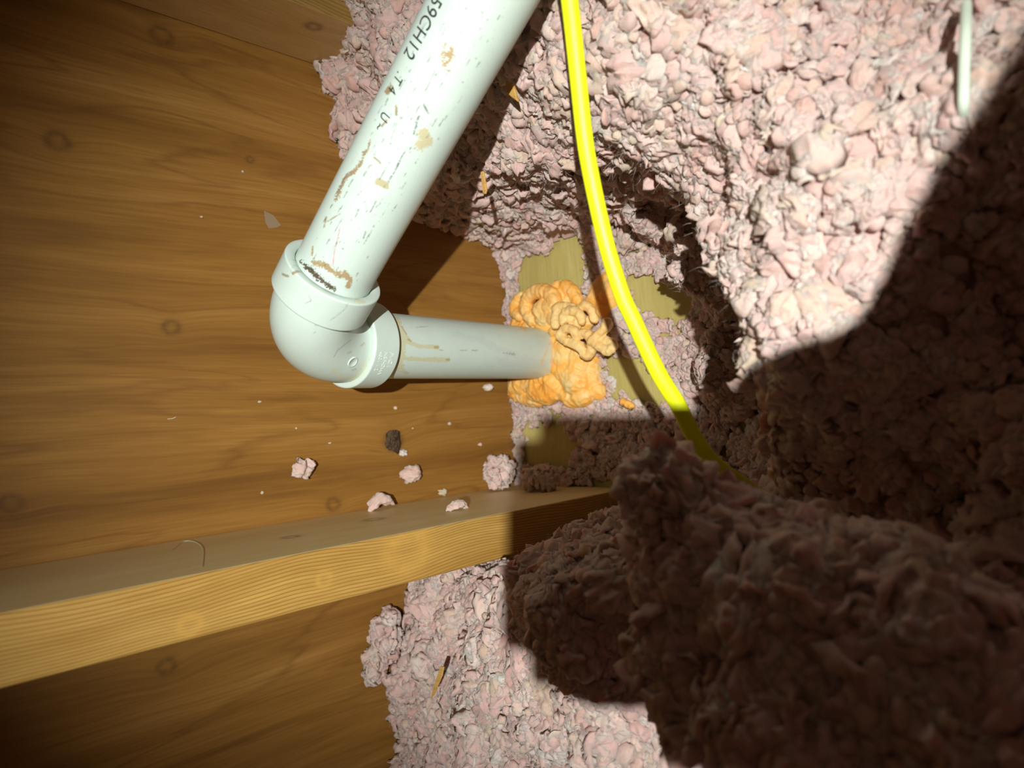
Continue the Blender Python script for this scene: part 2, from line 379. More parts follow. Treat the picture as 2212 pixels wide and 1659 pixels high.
# spots where the backing board stays bare
bare_px = [[(1135, 560), (1210, 560), (1212, 480), (1262, 490), (1262, 640), (1180, 655), (1130, 640)], [(1370, 600), (1450, 615), (1505, 610), (1500, 655), (1480, 690), (1420, 680), (1380, 650)],
           [(1325, 775), (1400, 790), (1455, 860), (1400, 870), (1340, 830)], [(1135, 930), (1215, 915), (1250, 960), (1225, 1000), (1140, 1000)], [(1300, 400), (1380, 400), (1425, 470), (1390, 500), (1320, 470)], [(1290, 1040), (1350, 1045), (1350, 1110), (1290, 1100)]]
bare = [np.array([on(a, b, 1, 0.0)[[0, 2]] for a, b in poly]) for poly in bare_px]
def scatter(n, smin, smax, variants, faces, seed, tilt, off=0.0, small_inside=True, sel=None):
    r = np.random.default_rng(seed)
    pr = prob if sel is None else prob*sel
    i = r.choice(len(flatV), n, p=pr/pr.sum())
    P = flatV[i]+r.uniform(-.0016, .0016, (n, 3)); Nn = flatN[i]
    s = r.uniform(smin, smax, n)
    xz = P[:, [0, 2]]
    ins = sdpoly(xz, hole) < 0
    keep = np.ones(n, bool)
    for b in bare: keep &= ~(ins & (sdpoly(xz, b) < s*.30))
    s = np.where(xz[:, 0] > .44, s*.76, s)
    if small_inside: s = np.where(ins, s*.74, s)
    keep &= ~blocked(P[:, 0], P[:, 2])
    # the pipes and foam
    P = P+Nn*(off*s)[:, None]
    P[:, 0] = np.maximum(P[:, 0], s*.15)
    near = np.linalg.norm(P-CAM, axis=1) < .16
    keep &= ~near
    P, Nn, s = P[keep], Nn[keep], s[keep]
    return P, Nn, s, assemble(P, Nn, s, variants, faces, r, tilt)
batches = []
vis = view.astype(float)
batches.append(scatter(8500, .015, .034, VAR4, LF, 11, .26))
batches.append(scatter(3800, .010, .020, CH4, LF, 12, .55, .1))
batches.append(scatter(9000, .007, .015, VAR3, IF2, 13, .6, .25))
rim = ((flatV[:, 0] < .03) & (np.abs(flatV[:, 2]-ZC) > .1)).astype(float)+2.0*(np.abs(sdpoly(flatV[:, [0, 2]], hole)-.012) < .018)
corner = ((flatV[:, 0] < .022) & (sdpoly(flatV[:, [0, 2]], hole) < 0)).astype(float)
batches.append(scatter(260, .009, .020, CH4, LF, 15, 1.0, .25, sel=corner))
batches.append(scatter(2200, .010, .024, VAR4, LF, 14, 1.1, .35, sel=rim+1e-6))

# the near mound: overlapping lumps, each clothed in flakes
LUMPS = [(1530, 1215, .340, 150), (1435, 1060, .350, 72), (1500, 1425, .335, 115), (1730, 1330, .300, 190), (1575, 1600, .320, 115), (1770, 1570, .285, 225), (1990, 1450, .265, 200), (2150, 1620, .25, 250),
         (1750, 1190, .325, 70), (1900, 1270, .29, 110), (2190, 1490, .26, 130), (2250, 1200, .33, 110)]
LC = np.array([at(a, b, t) for a, b, t, r in LUMPS]); LR = np.array([r*t/F_PX for a, b, t, r in LUMPS])
LC = LC+_n(LC.mean(0)-CAM)*LR[:, None]*.5
def lump_surface(d, k): return LC[k]+d*(LR[k]*(1+.16*noise(d*1.6+k*7)+.10*noise(d*3.6+k*3))[:, None])
mound_batches = []; r_m = np.random.default_rng(77)
for k in range(len(LUMPS)):
    for (dens, smin, smax, var, fc, tl, of) in ((.0075, .016, .030, VAR4, LF, .55, .1), (.010, .010, .020, CH4, LF, .9, .2)):
        n = int(4*math.pi*LR[k]**2/dens**2); d = r_m.normal(size=(n, 3)); d /= np.linalg.norm(d, axis=1)[:, None]
        Pm = lump_surface(d, k); sz = r_m.uniform(smin, smax, n); Pm += d*(of*sz)[:, None]
        ok = (((Pm[:, None]-LC[None])**2).sum(-1) > (LR[None]*.84)**2).all(1) & ((d*(CAM-Pm)).sum(1) > -.6*np.linalg.norm(CAM-Pm, axis=1)) & (np.linalg.norm(Pm-CAM, axis=1) > .13)
        Pm, d2, sz = Pm[ok], d[ok], sz[ok]
        mound_batches.append((Pm, assemble(Pm, d2, sz, var, fc, r_m, tl)))
w = NT('glass_wool')
at_ = w.n('ShaderNodeAttribute', attribute_name='tint')
nf = w.noise(w.mapping((1, 1, 1)), 1100, 3, .65, 1.5); nb = w.noise(w.mapping((1, 1, 1)), 300, 5, .65, 2.0)
cc = w.mix(w.ramp(w.noise(w.mapping((1, 1, 1)), 90, 3), [(.35, (0, 0, 0)), (.75, (.45, .45, .45))]), at_.outputs['Color'], P(218, 168, 160))
hh = w.math('ADD', w.math('MULTIPLY', nb, 1.0), w.math('MULTIPLY', nf, .5))
cr = w.ramp(nb, [(.30, (.78, .66, .64)), (.50, (1, 1, 1))]); cc = w.mix(.55, cc, cr, 'MULTIPLY')
w.out(cc, .95, w.bump(hh, .6, .0011), .10)
w.b.inputs['Sheen Weight'].default_value = .2; w.b.inputs['Subsurface Weight'].default_value = .45; w.b.inputs['Subsurface Radius'].default_value = (1.5, .7, .55); w.b.inputs['Subsurface Scale'].default_value = .003
M_wool = w.m

REG = [
 ('insulation_bank', 'pink loose-fill insulation bank across the top behind the white pipe and yellow cable'),
 ('insulation_bank', 'brightly lit pink insulation bank bulging right of the yellow cable, fading into shade'),
 ('insulation_mound', 'big blurred pink insulation mound in deep shade in the near right foreground'),
 ('insulation_mound', 'shaded clump of pink insulation flakes at the end of the pale joist'),
 ('insulation_bank', 'lit pink insulation bank spilling over the plywood below the pale joist'),
 ('insulation_crumbs', 'thin crumbs of pink insulation stuck to the backing board around the orange foam')]
parts_ = {k: ([], [], []) for k in range(6)}; offs = {k: 0 for k in range(6)}
def push(k, V, F, Cc):
    parts_[k][0].append(V); parts_[k][1].append(F+offs[k]); parts_[k][2].append(Cc); offs[k] += len(V)
for (Pp, Nn, s, (V, F, Cc)) in batches:
    reg = region_of(Pp); nv = len(V)//len(Pp); nfc = len(F)//len(Pp)
    V = V.reshape(len(Pp), nv, 3); Cc = Cc.reshape(len(Pp), nv, 3); base = F.reshape(len(Pp), nfc, 3)[0]
    for k in range(6):
        m = reg == k; c = m.sum()
        if c: push(k, V[m].reshape(-1, 3), (base[None]+(np.arange(c)*nv)[:, None, None]).reshape(-1, 3), Cc[m].reshape(-1, 3))
def fibres(Pf, Nf, r):
    n = len(Pf); L = r.uniform(.003, .0075, n)[:, None]; d = Nf+.9*r.normal(size=(n, 3)); d /= np.linalg.norm(d, axis=1)[:, None]
    bnd = r.normal(size=(n, 3))*.35; pts3 = [Pf+d*L*t+bnd*L*t*t for t in (-.3, .4, 1.0)]
    u = np.cross(d, r.normal(size=(n, 3))); u /= np.linalg.norm(u, axis=1)[:, None]; v = np.cross(d, u); V = []
    for p, rr in zip(pts3, (.00011, .00009, .00003)):
        for k in range(3): V.append(p+rr*(math.cos(k*2.094)*u+math.sin(k*2.094)*v))
    V = np.stack(V, 1); f = []
    for a in range(2):
        for k in range(3): k1 = (k+1) % 3; f += [(a*3+k, a*3+k1, a*3+3+k1), (a*3+k, a*3+3+k1, a*3+3+k)]
    return V, np.array(f)
r_f = np.random.default_rng(5)
for bi, (Pp, Nn, sz, _) in enumerate(batches):
    reps = 4; Pf = np.repeat(Pp, reps, 0)+r_f.normal(size=(len(Pp)*reps, 3))*np.repeat(sz, reps)[:, None]*.22; Nf = np.repeat(Nn, reps, 0)
    V, f = fibres(Pf, Nf, r_f); reg = region_of(Pf)
    for k in range(6):
        m = reg == k; c = m.sum()
        if c: push(k, V[m].reshape(-1, 3), (f[None]+(np.arange(c)*9)[:, None, None]).reshape(-1, 3), np.tile(PAL[4], (c*9, 1)))
for Pp, (V, F, Cc) in mound_batches: push(2, V, F, Cc)
for k in range(len(LUMPS)):
    V = lump_surface(IV, k); push(2, V, IF, np.tile(PAL[1]*.93, (len(V), 1)))
# the packed mass under the flakes
idx = np.arange(nx_*nz_).reshape(nx_, nz_)
q = np.stack([idx[:-1, :-1], idx[1:, :-1], idx[1:, 1:], idx[:-1, 1:]], -1).reshape(-1, 4)
cen = flatV[q].mean(1); rq = region_of(cen)
bad = blocked(cen[:, 0], cen[:, 2]); 
bad |= (rq == 5) & (-cen[:, 1] < .012)
for k in range(6):
    qq = q[(rq == k) & ~bad]; u, inv = np.unique(qq, return_inverse=True); inv = inv.reshape(qq.shape)
    t = np.r_[inv[:, [0, 2, 1]], inv[:, [0, 3, 2]]]
    base = PAL[1]*.93
    Vv = flatV[u].copy(); Vv[:, 1] += .004
    Vv[:, 1] = np.minimum(Vv[:, 1], -.0005)
    push(k, Vv, t, np.tile(base, (len(u), 1)))
for k, (nm, lb) in enumerate(REG):
    V = np.concatenate(parts_[k][0]); F = np.concatenate(parts_[k][1]); Cc = np.concatenate(parts_[k][2])
    V[:, 0] = np.maximum(V[:, 0], .0004); V[:, 1] = np.minimum(V[:, 1], -.0003)
    o = obj(nm, mesh_np(nm, V, F, True, Cc), M_wool); tag(o, lb, 'insulation', 'pink loose-fill insulation', 'stuff')

# ------------------------------------------------------------------ pipework
def frame(a):
    a = _n(a); u = np.cross(a, (0, 0, 1.0)); u = _n(u); v = np.cross(a, u); return a, u, v
def lathe(name, P0, ax, prof, seg=96, colors=None, close=False):
    """prof: list of (s along axis, radius)"""
    a, u, v = frame(ax); th = np.linspace(0, 2*np.pi, seg, endpoint=False)
    prof = np.array(prof); n = len(prof)
    V = P0+prof[:, None, 0:1]*a+prof[:, None, 1:2]*(np.cos(th)[None, :, None]*u+np.sin(th)[None, :, None]*v)
    i = np.arange(n-1)[:, None]; j = np.arange(seg)[None]; jn = (j+1) % seg
    F = np.stack([i*seg+j, (i+1)*seg+j, (i+1)*seg+jn, i*seg+jn], -1).reshape(-1, 4)
    return V.reshape(-1, 3), F
def tube(path, rad, seg=24, flat=1.0, up=(0, 0, 1.), cap=True):
    path = np.asarray(path, float); n = len(path); T = np.gradient(path, axis=0); T /= np.linalg.norm(T, axis=1)[:, None]
    rad = np.broadcast_to(rad, n); u = np.cross(T[0], up); u /= np.linalg.norm(u); V = []
    th = np.linspace(0, 2*np.pi, seg, endpoint=False)
    for k in range(n):
        u = u-T[k]*(u @ T[k]); u /= np.linalg.norm(u); v = np.cross(T[k], u)
        V.append(path[k]+rad[k]*(np.cos(th)[:, None]*u+flat*np.sin(th)[:, None]*v))
    V = np.concatenate(V); i = np.arange(n-1)[:, None]; j = np.arange(seg)[None]; jn = (j+1) % seg
    F = np.stack([i*seg+j, i*seg+jn, (i+1)*seg+jn, (i+1)*seg+j], -1).reshape(-1, 4)
    return V, F
def spline(p, n):
    p = np.asarray(p, float); p = np.r_[[2*p[0]-p[1]], p, [2*p[-1]-p[-2]]]; out = []
    m = len(p)-3
    for t in np.linspace(0, m-1e-6, n):
        i = int(t); f = t-i; a, b, c, d = p[i:i+4]
        out.append(.5*((2*b)+(-a+c)*f+(2*a-5*b+4*c-d)*f*f+(-a+3*b-3*c+d)*f**3))
    return np.array(out)

CR = at(640, 737, .571); T1 = at(1042, 0, .438); T2 = at(1187, 765, .865)
A1 = _n(T1-CR); A2 = _n(T2-CR); L2 = np.linalg.norm(T2-CR)
PR, HR, BR = .0301, .0385, .0335
PVC = np.array(lin((212, 230, 222)))
def strokes_mask(Q, strokes):
    """stains in the surface, given as strokes across it: (points, half width, edge noise)"""
    m = np.zeros(len(Q)); q3 = np.stack([Q[:, 0], Q[:, 1], 0*Q[:, 0]], -1)
    jn_all = .7*fbm(q3/14, 3)+.9*noise(q3/3.2+9)
    for pl, hw, jag in strokes:
        pl = np.array(pl, float); g = hw+2*jag+4
        idx = np.nonzero((Q[:, 0] > pl[:, 0].min()-g) & (Q[:, 0] < pl[:, 0].max()+g) & (Q[:, 1] > pl[:, 1].min()-g) & (Q[:, 1] < pl[:, 1].max()+g))[0]
        if not len(idx): continue
        q = Q[idx, :2]; d = np.full(len(idx), 1e9)
        if len(pl) == 1: d = np.hypot(*(q-pl[0]).T)
        for a, b in zip(pl[:-1], pl[1:]):
            e = b-a; t = np.clip(((q-a) @ e)/(e @ e+1e-9), 0, 1); d = np.minimum(d, np.linalg.norm(q-a-t[:, None]*e, axis=1))
        m[idx] = np.maximum(m[idx], ss((hw+jn_all[idx]*jag-d)/2.5+.5))
    return m
def paint(V, layers, facing_axis=None):
    Q = project(V); c = np.tile(PVC, (len(V), 1))
    c *= (1-.05*(fbm(V*60, 3)[:, None]*.5+.5)).clip(.85, 1.02)
    # which side of the cylinder is seen
    side = np.ones(len(V), bool)
    if facing_axis is not None:
        P0, a = facing_axis; rel = V-P0; rad = rel-(rel @ a)[:, None]*a; side = (rad*(CAM-V)).sum(1) > 0
    for strokes, colr, k in layers:
        m = strokes_mask(Q, strokes)*k*side
        c = c*(1-m[:, None])+np.array(lin(colr))*m[:, None]
    return c
tan = (206, 190, 150); brown = (120, 92, 56); grime = (128, 134, 124)
r2 = np.random.default_rng(21)
def pipe1_xy(s, f):       # along the pipe (0 at the elbow, 1 at the top), across it (-1..1)
    y = 600-600*s; cx = 715+(1042-715)*s; hw = (97+24*s); return (cx+f*hw, y+f*30)
grimes = []
for _ in range(190):
    s = r2.uniform(0, 1.0); f = r2.uniform(-.75, .55); x, y = pipe1_xy(s, f); l = r2.exponential(7)
    grimes.append(([(x, y), (x+.5*l, y-.86*l)], r2.uniform(.1, 1.0), 1.2))
lay1 = [
 ([([(960, 95), (957, 130), (975, 105), (978, 120), (962, 140)], 4, 9), ([(958, 150), (972, 153)], 1.2, 1.5)], (176, 142, 88), .85),
 ([([(915, 290), (922, 305), (910, 312)], 13, 6)], (198, 184, 134), .75),
 ([([(818, 392), (834, 400)], 8, 4)], (186, 170, 116), .75),
 ([([(790, 325), (778, 355), (764, 372), (745, 385), (735, 410), (725, 430)], 3.2, 6), ([(800, 300), (795, 325)], 1.5, 3), ([(705, 470), (700, 490)], 1.4, 2), ([(735, 462), (708, 478)], 1.2, 1.5), ([(845, 185), (838, 200)], 5, 5), ([(808, 340), (822, 352)], 1.5, 1.5), ([(825, 272), (835, 260)], 2, 1.5), ([(855, 228), (856, 248)], 2, 3)], (158, 126, 76), .85),
 ([([(676, 532), (674, 552)], 2, 2), ([(680, 568), (700, 572), (725, 590), (755, 600)], 6, 7), ([(745, 590), (758, 605), (752, 618)], 5, 5)], (170, 138, 84), .85),
 ([([(651, 566), (668, 582), (690, 602), (712, 618), (722, 622)], 4.5, 7)], (78, 56, 32), .95),
 ([([(734, 492), (731, 510), (722, 545), (719, 575)], .9, .8)], (206, 90, 130), .7),
 ([([(955, 75), (962, 60)], .6, .3), ([(945, 140), (927, 180)], .7, .3), ([(858, 265), (845, 300)], .5, .3)], (100, 110, 100), .7),
 (grimes, (92, 98, 88), .75),
 ([([(869, 337), (850, 375)], 1.0, 1.6), ([(846, 380), (836, 398)], .8, 1.2), ([(812, 435), (800, 458)], .7, .8), ([(775, 452), (768, 468)], .7, .8), ([(905, 250), (893, 290)], 1.2, 2.5), ([(915, 225), (925, 245)], 1.8, 2), ([(790, 500), (785, 515)], .8, .8)], (64, 70, 66), .8)]
def pvc_mat(name, base=None):
    w = NT(name); a = w.n('ShaderNodeAttribute', attribute_name='tint')
    spk = w.ramp(w.noise(w.mapping((1, 1, 1)), 700, 4, .7), [(.60, (0, 0, 0)), (.72, (.35, .35, .35))])
    c = w.mix(spk, a.outputs['Color'], P(150, 158, 140))
    w.out(c, .38, w.bump(w.noise(w.mapping((1, 1, 1)), 60, 3), .06, .001), .45)
    w.b.inputs['Subsurface Weight'].default_value = .12; w.b.inputs['Subsurface Radius'].default_value = (.6, .8, .6); w.b.inputs['Subsurface Scale'].default_value = .004
    return w.m
M_pvc = pvc_mat('white_pvc')
M_text = NT('black_print').out(P(48, 52, 50), .6)
M_rim = NT('pvc_end').out(P(214, 226, 218), .45)  # one even pale PVC colour for a pipe end

L1 = .46
s_ = np.arange(.050, L1, .0006); V, F = lathe('p', CR, A1, [(s, PR) for s in s_], 320)
# the wall thickness at both ends
me = mesh_np('pipe', V, F, True, paint(V, lay1, (CR, A1)))
pipe1 = empty('drain_pipe', CR+A1*.06); part('pipe_wall', me, M_pvc, pipe1)
tag(pipe1, 'wide white plastic pipe with brown stains and black print slanting up from the elbow', 'pipe')

def wrap_text(txt, size, P0, ax, r, s0, phi0, direction=1, flip=1, thick=.0002):
    """print lying round a cylinder: s along the axis, phi round it"""
    cu = bpy.data.curves.new('print', 'FONT'); cu.body = txt; cu.size = size; cu.space_character = 1.05
    to = bpy.data.objects.new('print', cu); C.objects.link(to)
    dg = bpy.context.evaluated_depsgraph_get(); me = bpy.data.meshes.new_from_object(to.evaluated_get(dg))
    bpy.data.objects.remove(to)
    bm = bmesh.new(); bm.from_mesh(me)
    bmesh.ops.triangulate(bm, faces=bm.faces[:]); bmesh.ops.subdivide_edges(bm, edges=bm.edges[:], cuts=1)
    r_ = bmesh.ops.extrude_face_region(bm, geom=bm.faces[:])
    top = {v for v in r_['geom'] if isinstance(v, bmesh.types.BMVert)}
    a, u, v = frame(ax)
    for vv in bm.verts:
        s = s0+direction*vv.co.x; ph = phi0+flip*1.45*vv.co.y/r; rr = r+(thick if vv in top else -thick)
        vv.co = Vector(P0+a*s+rr*(math.cos(ph)*u+math.sin(ph)*v))
    bm.to_mesh(me); bm.free(); return me
def cyl_coords(px, py, P0, ax, r):
    """where a line of sight meets a cylinder"""
    a, u, v = frame(ax); d = _n(ray(px, py)); w0 = CAM-P0
    dp = d-(d @ a)*a; wp = w0-(w0 @ a)*a
    A, B, Cq = dp @ dp, 2*dp @ wp, wp @ wp-r*r; disc = B*B-4*A*Cq
    t = (-B-math.sqrt(max(disc, 0)))/(2*A); X = w0+d*t
    return float(X @ a), math.atan2(X @ v, X @ u)
def print_on(txt, size, px, py, P0, ax, r, root, name, m, thick=.00015, direction=-1, flip=None):
    s, ph = cyl_coords(px, py, P0, ax, r)
    if flip is None: flip = 1
    me = wrap_text(txt, size, P0, ax, r, s, ph, direction, flip, thick); return part(name, me, m, root)
print_on('59CH12', .0110, 938, -14, CR, A1, PR, pipe1, 'printed_letters', M_text)
print_on('.T 4', .0080, 860, 152, CR, A1, PR, pipe1, 'printed_letters', M_text)
print_on('U ~', .0075, 828, 238, CR, A1, PR, pipe1, 'printed_letters', M_text)

# elbow: two sockets and a bend
elbow = empty('pipe_elbow', CR)
tag(elbow, 'white plastic ninety degree elbow joining the wide slanting pipe to the lower pipe', 'pipe fitting')
a0, b0 = .046, .052
cosang = A1 @ A2; half = math.acos(cosang)/2; Rb = .046*math.tan(half)
bis = _n(A1+A2); Oc = CR+bis*(.046/math.cos(half))
e1 = _n(CR+A1*.046-Oc); e2 = _n(CR+A2*.046-Oc); ang = math.acos(e1 @ e2); per = _n(e2-e1*(e1 @ e2))
path = [CR+A1*.052]+[Oc+Rb*(math.cos(t)*e1+math.sin(t)*per) for t in np.linspace(0, ang, 60)]+[CR+A2*.056]
V, F = tube(path, BR, 160, 1.0, up=np.cross(A1, A2))
gl = [([([(720, 800), (735, 812), (760, 818)], 3, 4), ([(795, 770), (780, 800), (760, 820)], 4, 4)], (222, 222, 180), .5),
      ([([(752, 763), (758, 760)], 1.5, 1.2), ([(778, 748), (786, 742)], 1.5, 1.5)], (190, 176, 130), .7),
      ([([(721, 772), (728, 758), (748, 742), (757, 735)], .5, .3), ([(680, 700), (690, 708)], .5, .3), ([(678, 717), (682, 718)], .7, .4), ([(762, 800), (770, 797)], .6, .3)], (110, 116, 104), .7)]
part('bend', mesh_np('bend', V, F, True, paint(V, gl)), M_pvc, elbow)
def socket(P0, ax, s0, s1, lay, root):
    rf = .0016
    prof = [(s0+.001, BR-.002), (s0, BR-.0015), (s0, HR-rf-.0002)]+[(s0+rf*(1-math.cos(t)), HR-rf+rf*math.sin(t)) for t in np.linspace(0, math.pi/2, 6)]
    prof += [(s, HR) for s in np.arange(s0+.002, s1-.0015, .0006)]
    prof += [(s1-.0012*(1-math.sin(t)), HR-.0012*(1-math.cos(t))) for t in np.linspace(0, math.pi/2, 5)]
    prof += [(s1, HR-.003), (s1, PR+.0011), (s1-.0008, PR+.0006), (s1-.008, PR+.0002)]
    V, F = lathe('s', P0, ax, prof, 300); me = mesh_np('socket', V, F, True, paint(V, lay))
    return part('socket', me, M_pvc, root)
sl = [([([(613, 593), (622, 597)], 3, 3), ([(633, 590), (643, 586)], 3, 2)], (150, 130, 90), .8),
      ([([(770, 648), (782, 652)], 5, 5)], (206, 200, 160), .7),
      ([([(712, 693), (728, 682), (745, 668), (752, 655)], .6, .6), ([(660, 655), (672, 650), (668, 640)], .6, 1), ([(640, 560), (634, 572), (628, 585)], .6, .5), ([(650, 585), (660, 600)], .4, 1)], (120, 130, 116), .6)]
so1 = socket(CR, A1, .0455, .0725, sl, elbow)
so2 = socket(CR, A2, .0500, .0780, gl, elbow)
# moulded letters and the round gate mark
def emb(txt, size, px, py, direction, flip):
    s, ph = cyl_coords(px, py, CR, A2, HR); a = wrap_text(txt, size, CR, A2, HR, 0, 0, 1, 1, .00035)
    return s, ph
def around_text(txt, size, s0, ph0, r, root, name, m):
    cu = bpy.data.curves.new('print', 'FONT'); cu.body = txt; cu.size = size
    to = bpy.data.objects.new('print', cu); C.objects.link(to); dg = bpy.context.evaluated_depsgraph_get()
    me = bpy.data.meshes.new_from_object(to.evaluated_get(dg)); bpy.data.objects.remove(to)
    bm = bmesh.new(); bm.from_mesh(me); bmesh.ops.triangulate(bm, faces=bm.faces[:]); r_ = bmesh.ops.extrude_face_region(bm, geom=bm.faces[:])
    top = {v for v in r_['geom'] if isinstance(v, bmesh.types.BMVert)}; a, u, v = frame(A2)
    for vv in bm.verts:
        s = s0+SGN_S*vv.co.y; ph = ph0+SGN_P*vv.co.x/r; rr = r+(.0004 if vv in top else -.0004)
        vv.co = Vector(CR+a*s+rr*(math.cos(ph)*u+math.sin(ph)*v))
    bm.to_mesh(me); bm.free(); return part(name, me, m, root)
s_a, ph_a = cyl_coords(838, 760, CR, A2, HR); s_b, ph_b = cyl_coords(820, 800, CR, A2, HR)
SGN_P = 1 if ((ph_b-ph_a+math.pi) % (2*math.pi)-math.pi) > 0 else -1
SGN_S = 1
w = NT('moulded_letters'); M_emb = w.out(P(214, 228, 220), .35, None, .5)
around_text('PVC I', .0060, s_a+.0035, ph_a, HR, so2, 'moulded_letters', M_emb)
around_text('NSF-DWV', .0052, s_a-.003, ph_a, HR, so2, 'moulded_letters', M_emb)
around_text('4801 1/2', .0050, s_a-.0088, ph_a, HR, so2, 'moulded_letters', M_emb)
# gate mark on the bend
tg = None
def bend_hit(px, py):
    best = None; d = _n(ray(px, py))
    cc_ = np.array(path)
    for t in np.linspace(.4, .8, 1600):
        X = CAM+d*t; 
        if np.min(np.linalg.norm(cc_-X, axis=1)) < BR: 
            k = np.argmin(np.linalg.norm(cc_-X, axis=1)); return X, _n(X-cc_[k])
    return CAM+d*.58, -d
X, nn = bend_hit(762, 782)
V, F = lathe('g', X-nn*.001, nn, [(0, .0050), (.0012, .0050), (.0017, .0046), (.0017, .0040), (.0013, .0037), (.0013, .00001)], 48)
part('gate_mark', mesh_np('gate', V, F, True, np.tile(PVC, (len(V), 1))), M_pvc, elbow)

# lower pipe into the wall
s_ = np.arange(.060, L2+.03, .0006); V, F = lathe('p', CR, A2, [(s, PR) for s in s_], 380)
lay2 = [([([(855, 690), (868, 740), (862, 790)], 10, 7), ([(862, 700), (874, 720), (884, 735)], 3.5, 2), ([(880, 738), (905, 748), (944, 750)], 4.5, 2), ([(872, 775), (910, 776), (968, 777)], 4.5, 3), ([(860, 800), (880, 806)], 2.5, 3)], (206, 200, 150), .65),
        ([([(940, 750), (945, 750)], 3, .5), ([(965, 777), (970, 777)], 2, .5), ([(868, 705), (878, 722)], 1.5, 1), ([(882, 733), (888, 737)], 2, 1)], (176, 160, 100), .7),
        ([([(985, 722), (1040, 735), (1100, 765), (1180, 785)], 7, 8), ([(1080, 780), (1170, 790)], 8, 7)], (196, 212, 214), .4),
        ([([(950, 756), (958, 757)], 1, 1), ([(995, 757), (1008, 757)], 1, 1), ([(1020, 757), (1030, 757)], 1, 2), ([(1085, 762), (1110, 765)], 1.5, 4), ([(900, 707), (925, 705)], .8, 1), ([(995, 690), (1040, 696)], .8, 1)], (140, 148, 148), .6),
        ([([(1125, 706), (1135, 712)], 4, 4), ([(1170, 785), (1188, 740)], 2, 3), ([(1192, 728), (1194, 800)], 3, 4)], (240, 196, 110), .6)]
me = mesh_np('pipe', V, F, True, paint(V, lay2, (CR, A2)))
pipe2 = empty('drain_pipe', CR+A2*.08); part('pipe_wall', me, M_pvc, pipe2)
tag(pipe2, 'short lower white plastic pipe with tan glue drips running into the orange foam', 'pipe')

# ------------------------------------------------------------------ spray foam
w = NT('orange_foam')
n1 = w.noise(w.mapping((1, 1, 1)), 260, 4, .6, 1.2); n2 = w.noise(w.mapping((1, 1, 1)), 45, 2)
c = w.ramp(n2, [(.3, P(254, 170, 66)), (.5, P(254, 192, 98)), (.68, P(244, 212, 146))])
sp = w.n('ShaderNodeSeparateXYZ'); w.link(w.obj(), sp.inputs[0])
c = w.mix(w.ramp(w.math('MULTIPLY', sp.outputs[1], -10), [(.33, (0, 0, 0)), (.46, (.8, .8, .8))]), c, P(238, 206, 142))
w.out(c, .42, w.bump(n1, .6, .0009), .4)
w.b.inputs['Subsurface Weight'].default_value = .25; w.b.inputs['Subsurface Radius'].default_value = (1, .5, .2); w.b.inputs['Subsurface Scale'].default_value = .004
M_foam = w.m
PXM = .87/F_PX
def foam(name, worms, voxel, label):
    Vs, Fs, o_ = [], [], 0
    for pl, r, h0, h1 in worms:
        n = max(10, 8*len(pl)); hs = np.linspace(h0, h1, len(pl))
        p3 = spline([on(a, b, 1, -h) for (a, b), h in zip(pl, hs)], n)
        for k, c_ in enumerate(p3):
            rr = r*PXM*(1+.16*math.sin(k*1.9+r)+.08*rng.normal())
            v = IV3*rr+c_; Vs.append(v); Fs.append(IF3+o_); o_ += len(v)
    V = np.concatenate(Vs); F = np.concatenate(Fs); V[:, 1] = np.minimum(V[:, 1], -.0004)
    me = mesh_np(name, V, F, True); o = obj(name, me, M_foam)
    md = o.modifiers.new('r', 'REMESH'); md.mode = 'VOXEL'; md.voxel_size = voxel; md.use_smooth_shade = True
    sm = o.modifiers.new('s', 'SMOOTH'); sm.iterations = 2; sm.factor = .5
    dg = bpy.context.evaluated_depsgraph_get(); me2 = bpy.data.meshes.new_from_object(o.evaluated_get(dg)); o.modifiers.clear(); o.data = me2
    v = np.empty(len(me2.vertices)*3, np.float32); me2.vertices.foreach_get('co', v); v = v.reshape(-1, 3).astype(float)
    nr = np.empty(len(me2.vertices)*3, np.float32); me2.vertex_normals.foreach_get('vector', nr); nr = nr.reshape(-1, 3)
    dsp = .0006*noise(v*230)+.0006*(1-np.abs(noise(v*120+5))*3).clip(-1, 1)
    v += nr*dsp[:, None]; me2.vertices.foreach_set('co', v.astype(np.float32).ravel()); me2.update()
    for p_ in me2.polygons: p_.use_smooth = True
    if not me2.materials: me2.materials.append(M_foam)
    return tag(o, label, 'foam')
